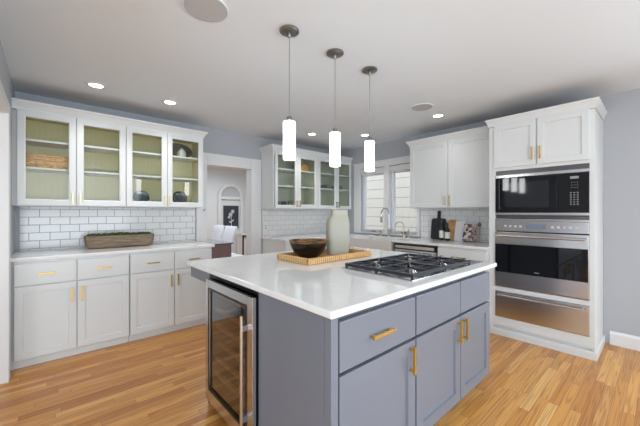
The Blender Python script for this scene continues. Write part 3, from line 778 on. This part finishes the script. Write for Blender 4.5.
# paddle outline: body, then handle up from the top
pts = [p for p in r0 if not (p[1] > .285 and abs(p[0]) < .03)]
top = [(.028, .29), (.022, .31), (.022, .38), (.014, .395), (-.014, .395), (-.022, .38), (-.022, .31), (-.028, .29)]
i = max(k for k, p in enumerate(pts) if p[0] > .0 and p[1] > .28)
pts = pts[:i+1]+top+pts[i+1:]
fn = lean(pts, 2.075, 4.03, 4.083, .9148, .018)
mb = MB(); mb.prism(pts, fn, 0, .018); tag(mb.build('cutting_board', BB_, bevel=.003), 'black paddle-shaped cutting board leaning on the tiles', 'cutting board')
pts = rounded(.17, .275, .07); fn = lean(pts, 1.885, 4.035, 4.083, .9148, .016)
mb = MB(); mb.prism(pts, fn, 0, .016); tag(mb.build('cutting_board', wood_mat('acacia_wood', rgb(206, 164, 112), rgb(176, 126, 74), (40, 6, 6)), bevel=.003), 'round-cornered tan wooden cutting board leaning behind the bottles', 'cutting board')
pts = rounded(.135, .255, .012); fn = lean(pts, 1.765, 4.0, 4.06, .9148, .014)
mb = MB(); mb.prism(pts, fn, 0, .014); tag(mb.build('cutting_board', mat('white_marble', rgb(226, 224, 228), .25, var=.04, bscale=9), bevel=.003), 'plain white marble board leaning beside the cookbook', 'cutting board')
# bottles
def bottle(x, y, h, r, body, cap, lab, label, z=.9146):
    t = thing('bottle', (x, y, z), label, 'bottle', 'bottles by the cutting boards')
    mb = MB(); mb.lathe(x, y, [(r*.9, z), (r, z+.005), (r, z+h*.55), (r*.85, z+h*.62), (r*.4, z+h*.74), (r*.36, z+h*.9)], 24); mb.build('body', body, t, smooth=True)
    mb = MB(); mb.lathe(x, y, [(r*.44, z+h*.9+.0005), (r*.44, z+h)], 16); mb.build('cap', cap, t)
    mb = MB(); mb.lathe(x, y, [(r+.0008, z+h*.12), (r+.0008, z+h*.48)], 24, cap0=False, cap1=False); mb.build('label_band', lab, t, smooth=True)
PAPER = mat('white_paper_label', rgb(226, 224, 216), .6)
bottle(3.955, 1.985, .27, .030, mat('dark_olive_glass', rgb(34, 36, 26), .1), BLACK, PAPER, 'dark oil bottle with a pale label in front of the black paddle board')
bottle(3.945, 1.90, .235, .033, mat('brown_black_glass', rgb(28, 24, 22), .1), BLACK, PAPER, 'squat dark bottle with a white label in front of the tan board')
# cookbook on stand
def cover_mat():
    m = mat('floral_cover', rgb(200, 196, 190), .5); n, l, b = N(m)
    tc = n.new('ShaderNodeTexCoord'); v = n.new('ShaderNodeTexVoronoi'); v.inputs['Scale'].default_value = 30
    l.new(tc.outputs['Object'], v.inputs['Vector'])
    cr = n.new('ShaderNodeValToRGB'); e = cr.color_ramp.elements; cr.color_ramp.interpolation = 'CONSTANT'
    e[0].position = 0; e[0].color = rgb(176, 142, 138); e[1].position = .35; e[1].color = rgb(216, 206, 200)
    for p, c in ((.55, rgb(110, 100, 100)), (.7, rgb(198, 176, 170)), (.85, rgb(60, 60, 66))): q = e.new(p); q.color = c
    s = n.new('ShaderNodeSeparateColor'); l.new(v.outputs['Color'], s.inputs[0]); l.new(s.outputs[0], cr.inputs[0])
    l.new(cr.outputs[0], b.inputs['Base Color']); return m
t = thing('cookbook', (3.97, 1.635, .93), 'open floral-covered cookbook on a small stand beside the oven tower', 'book')
pts = rounded(.15, .205, .004); fn = lean(pts, 1.625, 3.955, 4.02, .932, .02)
mb = MB(); mb.prism(pts, fn, 0, .018); mb.build('pages', PAPER, t)
mb = MB(); mb.prism(rounded(.156, .21, .004), lean(rounded(.156, .21, .004), 1.625, 3.955, 4.02, .930, .02), .0185, .021); mb.build('cover', cover_mat(), t)
t = thing('book_stand', (3.98, 1.635, .9146), 'wire easel stand holding the cookbook', 'book stand')
mb = MB()
for y in (1.585, 1.685):
    mb.tube([(3.915, y, .937), (3.915, y, .918), (3.95, y, .9205), (3.985, y, .9205), (4.048, y, 1.14)], .003, 8)
    mb.tube([(4.038, y, 1.08), (4.07, y, .918)], .003, 8)
mb.tube([(4.038, 1.585, 1.08), (4.038, 1.685, 1.08)], .003, 8)
mb.build('frame', NICKEL, t)
t = thing('wooden_spoon', (3.93, 1.56, .9146), 'dark-headed spoon leaning beside the cookbook', 'spoon')
mb = MB(); mb.tube([(3.99, 1.52, .921), (4.05, 1.535, 1.11)], .005, 10); mb.build('stick', RATL, t)
mb = MB(); bmesh.ops.create_uvsphere(mb.bm, u_segments=16, v_segments=10, radius=.02, matrix=Matrix.Translation((4.055, 1.537, 1.135)) @ Matrix.Diagonal((.5, 1, 1.3, 1))); mb.build('head', STEELD, t, smooth=True)

# ================================================================== THINGS IN THE GLASS CABINETS
WK = wood_mat('wicker', rgb(230, 184, 108), rgb(168, 112, 54), (20, 20, 90), .7)
def wicker(cx, cy, z, hx, hy, h, label, m=WK, e=.35):
    t = thing('wicker_basket', (cx, cy, z), label, 'basket')
    mb = MB(); rs = []; nl = 9; n = 72
    def rg(hx_, hy_, zz, ph, amp):
        out = []
        for k in range(n):
            th = 2*math.pi*k/n; c_, s_ = math.cos(th), math.sin(th); w_ = 1+amp*math.sin(th*18+ph)
            out.append((cx+hx_*w_*math.copysign(abs(c_)**e, c_), cy+hy_*w_*math.copysign(abs(s_)**e, s_), zz))
        return out
    for k in range(nl): rs.append(rg(hx*(.96+.04*k/nl), hy*(.96+.04*k/nl), z+h*k/(nl-1), math.pi*(k % 2), .012))
    rs.append(rg(hx*.93, hy*.93, z+h, 0, .005)); rs.append(rg(hx*.9, hy*.9, z+.01, 0, 0))
    mb.rings(rs); mb.build('woven_body', m, t)
    mb = MB()
    for r2 in range(3):
        P = [(cx+hx*1.005*math.copysign(abs(math.cos(q*2*math.pi/n))**e, math.cos(q*2*math.pi/n)), cy+hy*1.005*math.copysign(abs(math.sin(q*2*math.pi/n))**e, math.sin(q*2*math.pi/n)), z+h*(.28+.3*r2)+.006*math.sin(q*1.3+r2*2)) for q in range(n)]
        for q in range(n): mb.cyl(P[q], P[(q+1) % n], .005, 6)
    mb.build('braid', m, t)
wicker(-.01, 3.925, 1.6995, .175, .105, .125, 'shallow wicker basket on the middle shelf of the leftmost glass cabinet')
wicker(3.09, 3.93, 1.9545, .135, .10, .11, 'round wicker basket on the top shelf of the corner glass cabinet', e=1.0)
def plate(cx, y, z, r, m, label, name='display_plate', cat='plate', tilt=.16):
    t = thing(name, (cx, y, z), label, cat)
    mb = MB(); M_ = Matrix.Translation((cx, y, z+r*math.cos(tilt))) @ Matrix.Rotation(R(90)-tilt, 4, 'X')
    mb.lathe(0, 0, [(.02, -.006), (r*.55, -.006), (r*.98, .010), (r, .014), (r*.97, .016), (r*.55, .001), (.02, .001)], 40)
    for v in mb.bm.verts: v.co = M_ @ v.co
    p = mb.build('dish', m, t, smooth=True)
    mb = MB(); mb.tube([(cx-.04, y-.03, z+.03), (cx-.04, y-.03, z+.004), (cx-.04, y+.05, z+.004), (cx-.04, y+.035, z+.12)], .003, 6)
    mb.tube([(cx+.04, y-.03, z+.03), (cx+.04, y-.03, z+.004), (cx+.04, y+.05, z+.004), (cx+.04, y+.035, z+.12)], .003, 6); mb.build('plate_stand', BLACK, t)
    return t
TEAL = mat('teal_black_glass', rgb(40, 62, 66), .12, var=.5, bscale=12)
DGL = mat('near_black_glass', rgb(26, 28, 34), .12, var=.4, bscale=10)
plate(.785, 3.98, 1.3755, .082, TEAL, 'teal and black round plate standing on the bottom shelf, left of the darker plate', tilt=.2)
plate(1.20, 3.98, 1.3755, .088, DGL, 'near-black round plate standing behind the door closest to the doorway', tilt=.2)
mb = MB(); mb.lathe(.93, 3.93, [(.03, 1.3755), (.045, 1.38), (.05, 1.42), (.05, 1.425), (.044, 1.424), (.03, 1.385)], 24)
tag(mb.build('glass_bowl', mat('aqua_glass', rgb(110, 160, 165), .08), smooth=True), 'small aqua bowl beside the teal plate', 'bowl')
t = thing('serving_platter', (1.2, 4.02, 1.9545), 'dark patterned oval platter on the top shelf near the doorway', 'platter')
mb = MB(); mb.lathe(0, 0, [(.02, -.004), (.6, -.004), (1, .008), (1, .012), (.6, .002), (.02, .002)], 40)
M_ = Matrix.Translation((1.2, 4.025, 2.055)) @ Matrix.Rotation(R(78), 4, 'X') @ Matrix.Diagonal((.165, .098, 1, 1))
for v in mb.bm.verts: v.co = M_ @ v.co
mb.build('dish', mat('dark_mottled_glaze', rgb(84, 84, 70), .2, var=.6, bscale=22), t, smooth=True)
mb = MB(); mb.lathe(1.2, 3.9, [(.025, 1.9545), (.04, 1.96), (.052, 1.985), (.05, 2.015), (.034, 2.045), (.015, 2.058), (.017, 2.066)], 28)
tag(mb.build('small_vase', mat('white_porcelain', rgb(222, 220, 205), .3), smooth=True), 'small white rounded vase in front of the dark platter', 'vase')
# mugs and tins in the corner cabinets
MUGM = mat('black_stoneware', rgb(40, 40, 46), .35)
def mug(x, y, z, label, m=MUGM, r=.038, h=.085):
    t = thing('mug', (x, y, z), label, 'mug', 'mugs in the corner cabinet')
    mb = MB(); mb.lathe(x, y, [(r*.85, z), (r, z+.006), (r, z+h), (r-.004, z+h), (r-.005, z+.008)], 24); mb.build('cup', m, t, smooth=True)
    mb = MB(); mb.tube([(x+r-.002+.022*math.sin(math.pi*k/8)*1.1, y, z+h*.8-(h*.6)*k/8) for k in range(9)], .004, 8); mb.build('handle', m, t, smooth=True)
    return t
mug(2.60, 3.92, 1.3755, 'black mug on the bottom shelf just right of the doorway, leftmost mug')
mug(2.72, 3.92, 1.3755, 'black mug on the bottom shelf, second from the doorway')
mug(3.02, 3.92, 1.3755, 'pale mug with dark rim behind the second corner door', m=mat('grey_stoneware', rgb(120, 126, 128), .4))
mb = MB(); mb.lathe(2.80, 3.86, [(.03, 1.3755), (.032, 1.38), (.032, 1.46), (.02, 1.475)], 20); tag(mb.build('green_jar', mat('olive_glaze', rgb(96, 110, 56), .3), smooth=True), 'small olive green jar on the bottom shelf by the second corner door', 'jar')
GLB = mat('blue_grey_china', rgb(130, 138, 152), .3)
def stack(x, y, z, label, n_=5):
    for k in range(n_):
        mb = MB(); zz = z+k*.012
        mb.lathe(x, y, [(.05, zz), (.06, zz+.002), (.105, zz+.011), (.105, zz+.0135), (.06, zz+.005), (.03, zz+.005)], 28)
        o = mb.build('dinner_plate', GLB, smooth=True); tag(o, label, 'plate', 'stack of blue-grey plates '+('left' if x < 3.7 else 'right'))
stack(3.51, 3.93, 1.6995, 'blue-grey plate in the stack behind the third corner door')
stack(3.90, 3.93, 1.6995, 'blue-grey plate in the stack behind the door nearest the window')

# ================================================================== CEILING FIXTURES
SHADE = emis('lit_opal_glass', (.97, .98, 1, 1), 5)
pend = None
labels = ['pendant lamp nearest the camera, leftmost of three over the island', 'middle pendant lamp of the three over the island', 'pendant lamp farthest right over the island near the window']
for k, (x, y) in enumerate(((1.135, 1.572), (1.54, 1.572), (1.93, 1.572))):
    if k == 0:
        p = thing('pendant_lamp', (x, y, 1.605), labels[0], 'pendant lamp', 'pendant lamps over the island'); pend = p; x0_ = x
        mb = MB(); mb.lathe(x, y, [(.058, 2.4395), (.062, 2.436), (.062, 2.428), (.05, 2.422), (.012, 2.418), (.012, 2.40), (.006, 2.392)], 32); mb.build('canopy', NICKEL, p, smooth=True)
        mb = MB(); mb.cyl((x, y, 2.392), (x, y, 1.893), .0028, 8); mb.build('cord', mat('grey_cord', rgb(130, 130, 132), .5), p)
        mb = MB(); mb.lathe(x, y, [(.010, 1.893), (.016, 1.888), (.018, 1.862), (.036, 1.861), (.036, 1.858)], 20); mb.build('socket_cap', NICKEL, p, smooth=True)
        mb = MB(); mb.lathe(x, y, [(.035, 1.618), (.0385, 1.622), (.0385, 1.853), (.036, 1.857), (.02, 1.8575)], 32); mb.build('shade', SHADE, p, smooth=True)
    else: dup(pend, (x-x0_, 0, 0), labels[k])
CANL = emis('lit_downlight', (.97, .98, 1, 1), 5)
cans = [((.312, 3.41), 'recessed ceiling light above the leftmost glass cabinet'), ((.938, 3.42), 'recessed ceiling light above the left cabinets, nearer the doorway'), ((2.877, 3.42), 'recessed ceiling light in front of the corner glass cabinets'), ((3.504, 2.941), 'recessed ceiling light in front of the window'), ((3.453, 1.777), 'recessed ceiling light in front of the solid wall cabinet')]
c0 = None
for (x, y), lab in cans:
    if c0 is None:
        c0 = thing('recessed_light', (x, y, CZ-.008), lab, 'ceiling light', 'recessed ceiling lights'); cx0 = (x, y)
        mb = MB(); mb.lathe(x, y, [(.055, CZ-.0005), (.082, CZ-.0005), (.080, CZ-.006), (.055, CZ-.009)], 32, cap0=False, cap1=False); mb.build('trim_ring', TRIM, c0, smooth=True)
        mb = MB(); mb.lathe(x, y, [(.054, CZ-.0006), (.054, CZ-.003)], 32); mb.build('lens', CANL, c0)
    else: dup(c0, (x-cx0[0], y-cx0[1], 0), lab)
    light('downlight', 'SPOT', (x, y, CZ-.012), 3 if y < 2 else 13, (1, .97, .94), spot_size=R(115), spot_blend=.8, shadow_soft_size=.06)
SPK = mat('grey_speaker_grille', rgb(186, 187, 190), .8, bump=.3, bscale=900)
for (x, y, r_, lab) in ((.66, 1.716, .125, 'large round ceiling speaker above the near side of the island'), (3.045, 1.75, .118, 'round ceiling speaker near the recessed light by the right cabinets')):
    t = thing('ceiling_speaker', (x, y, CZ-.008), lab, 'speaker', 'ceiling speakers')
    mb = MB(); mb.lathe(x, y, [(r_-.008, CZ-.0005), (r_, CZ-.0005), (r_-.001, CZ-.006), (r_-.008, CZ-.007)], 40, cap0=False, cap1=False); mb.build('bezel', CEIL, t, smooth=True)
    mb = MB(); mb.lathe(x, y, [(r_-.009, CZ-.0006), (r_-.009, CZ-.006)], 40); mb.build('grille', SPK, t)

# ------------------------------------------------------ outlets, switch
t = thing('wall_outlet', (2.50, YB-.012, 1.06), 'white wall outlet on the tiles right of the doorway', 'outlet')
mb = MB(); mb.box(2.465, 2.535, YB-.014, YB-.0085, 1.005, 1.12); mb.build('plate', TRIM, t, bevel=.002)
mb = MB(); mb.box(2.485, 2.515, YB-.016, YB-.0142, 1.03, 1.055); mb.box(2.485, 2.515, YB-.016, YB-.0142, 1.07, 1.095); mb.build('socket', mat('grey_socket', rgb(180, 180, 182), .5), t)
t = thing('light_switch', (1.52, YB-.03, 1.30), 'small white toggle switch on the casing left of the doorway', 'switch')
mb = MB(); mb.box(1.50, 1.56, YB-.026, YB-.0205, 1.285, 1.355); mb.build('plate', WHITE, t, bevel=.002)
mb = MB(); mb.cyl((1.53, YB-.0262, 1.31), (1.55, YB-.05, 1.33), .006, 10); mb.build('toggle', NICKEL, t)

# ================================================================== DINING ROOM
TT = mat('dark_grey_tabletop', rgb(112, 114, 120), .15)
MAUVE = mat('mauve_fabric', rgb(142, 120, 126), .85, bump=.3, bscale=200)
t = thing('dining_table', (1.9, 5.65, 0), 'dining table with grey top and mauve skirt beyond the doorway', 'table')
mb = MB(); mb.box(1.35, 2.44, 5.06, 6.3, .735, .755); mb.build('tabletop', TT, t, bevel=.003)
mb = MB()
pts = []
per = [(1.38+1.03*k/24, 5.09) for k in range(25)]+[(2.41, 5.09+1.18*k/28) for k in range(1, 29)]+[(2.41-1.03*k/24, 6.27) for k in range(1, 25)]+[(1.38, 6.27-1.18*k/28) for k in range(1, 28)]
def wob(z, A): 
    out = []
    for k, (x, y) in enumerate(per):
        q = 1+A*math.sin(k*1.3)
        out.append((1.895+(x-1.895)*q, 5.68+(y-5.68)*q, z))
    return out
mb.rings([wob(.005, .012), wob(.4, .007), wob(.7345, 0)]); mb.build('skirt', MAUVE, t, smooth=True)
SLIP = mat('white_slipcover', rgb(232, 232, 238), .8, bump=.2, bscale=30)
def dchair(y, label):
    t = thing('dining_chair', (2.68, y, 0), label, 'chair', 'white dining chairs')
    mb = MB(); rs = []
    for k in range(9):
        z = .42+.60*k/8; bx = 2.50+.02*math.sin(k/8*math.pi)-.0*k+.15*(k/8)**1.6; hw = .235-.01*(k/8)
        sc = [(bx, y-hw), (bx+.045, y-hw), (bx+.055, y), (bx+.045, y+hw), (bx, y+hw), (bx+.012, y)]
        rs.append([(px, py, z) for px, py in sc])
    mb.rings(rs); mb.build('backrest', SLIP, t, bevel=.006, smooth=True)
    mb = MB(); mb.box(2.47, 2.96, y-.235, y+.235, .36, .4195)
    mb.build('seat', SLIP, t, bevel=.02, seg=3)
    for dx in (2.50, 2.93):
        for dy in (-.2, .2):
            mb = MB(); mb.cyl((dx, y+dy, 0), (dx, y+dy, .359), .014, 8, r2=.02); mb.build('leg', KM['w'], t)
KM = {'w': mat('dark_walnut', rgb(70, 48, 36), .5)}
dchair(5.64, 'white slipcovered dining chair, nearer of the two beyond the doorway')
dchair(6.21, 'white slipcovered dining chair, farther of the two beyond the doorway')
# arched niche
t = thing('arched_niche', (3.5, 7.4, 0), 'white built-in arched niche unit on the far dining room wall', 'niche')
ax, rr, zc = 3.50, .335, 1.70
def archpts(r, z0, n=20): return [(ax-r, z0)]+[(ax+r*math.cos(math.pi-math.pi*k/n), zc+r*math.sin(math.pi*k/n)) for k in range(n+1)]+[(ax+r, z0)]
mb = MB(); o_ = archpts(rr, 0); i_ = archpts(rr-.07, 0)
ring = [[(p[0], 7.40, p[1]), (q[0], 7.40, q[1]), (q[0], 7.4995, q[1]), (p[0], 7.4995, p[1])] for p, q in zip(o_, i_)]
mb.rings(ring); mb.build('arch_casing', TRIM, t, bevel=.004)
mb = MB()
rs = []
for j in range(9):
    b = j/8*math.pi/2*.97; r_ = (rr-.071)*math.cos(b); 
    rs.append([(ax+r_*math.cos(math.pi*k/20), 7.43+.065*math.sin(b), zc+r_*math.sin(math.pi*k/20)) for k in range(21)])
L_ = [[mb.bm.verts.new(p) for p in r] for r in rs]
for a_, b_ in zip(L_, L_[1:]):
    for k in range(20): mb.bm.faces.new((a_[k], a_[k+1], b_[k+1], b_[k]))
mb.build('shell', mat('pale_grey_plaster', rgb(196, 196, 198), .8), t, smooth=True)
mb = MB(); mb.box(ax-.264, ax+.264, 7.41, 7.499, 1.63, 1.70); mb.build('shelf', TRIM, t, bevel=.004)
mb = MB(); mb.box(ax-.264, ax+.264, 7.47, 7.499, 0, 1.629); mb.build('back_panel', TRIM, t)
t = thing('framed_picture', (3.52, 7.44, .9), 'framed white flower print on black hanging in the arched niche', 'picture')
PX0, PX1, PZ0, PZ1 = 3.315, 3.725, .87, 1.47
mb = MB(); mb.box(PX0, PX1, 7.44, 7.469, PZ0, PZ1); mb.build('frame', mat('dark_frame', rgb(60, 62, 68), .4), t, bevel=.003)
mb = MB(); mb.box(PX0+.02, PX1-.02, 7.4385, 7.4395, PZ0+.02, PZ1-.02); mb.build('print', mat('charcoal_paper', rgb(52, 56, 66), .6, var=.2, bscale=12), t)
mb = MB()
def petal(cx, cz, ang, L, W):
    n = 12; pts = [(L*.5-L*.5*math.cos(2*math.pi*k/n), W*.5*math.sin(2*math.pi*k/n)) for k in range(n)]
    c_, s_ = math.cos(ang), math.sin(ang)
    P = [(cx+p*c_-q*s_, cz+p*s_+q*c_) for p, q in pts]
    mb.rings([[(x, 7.4382, z) for x, z in P], [(x, 7.4375, z) for x, z in P]])
for cx, cz, s_ in ((3.50, 1.24, .06), (3.56, 1.32, .055), (3.46, 1.17, .04)):
    for k in range(6): petal(cx, cz, k*math.pi/3+.3, s_, s_*.55)
mb.tube([(3.53, 7.4378, 1.22), (3.515, 7.4378, 1.08), (3.53, 7.4378, .93)], .007, 6)
petal(3.52, 1.05, .7, .09, .035); petal(3.52, 1.02, 2.5, .08, .03)
mb.build('flower_motif', mat('white_ink', rgb(214, 216, 222), .6), t)
# console behind doorway's right jamb
t = thing('console_table', (3.75, 7.2, 0), 'white console with thin dark metal frame in the dining room', 'console')
mb = MB(); mb.box(3.62, 4.4, 7.0, 7.39, .72, .75); mb.build('top', TRIM, t, bevel=.003)
mb = MB(); mb.box(3.65, 4.38, 7.035, 7.39, .0, .7195); mb.build('cabinet_box', TRIM, t)
for x, y in ((3.62, 7.0), (4.37, 7.0)):
    mb = MB(); mb.box(x, x+.03, y, y+.03, 0, .7195); mb.build('leg', BLACK, t)
mb = MB(); mb.box(3.651, 4.369, 7.0, 7.018, .675, .70); mb.build('rail', BLACK, t)

for o in bpy.data.objects:
    if '_o' in o: del o['_o']
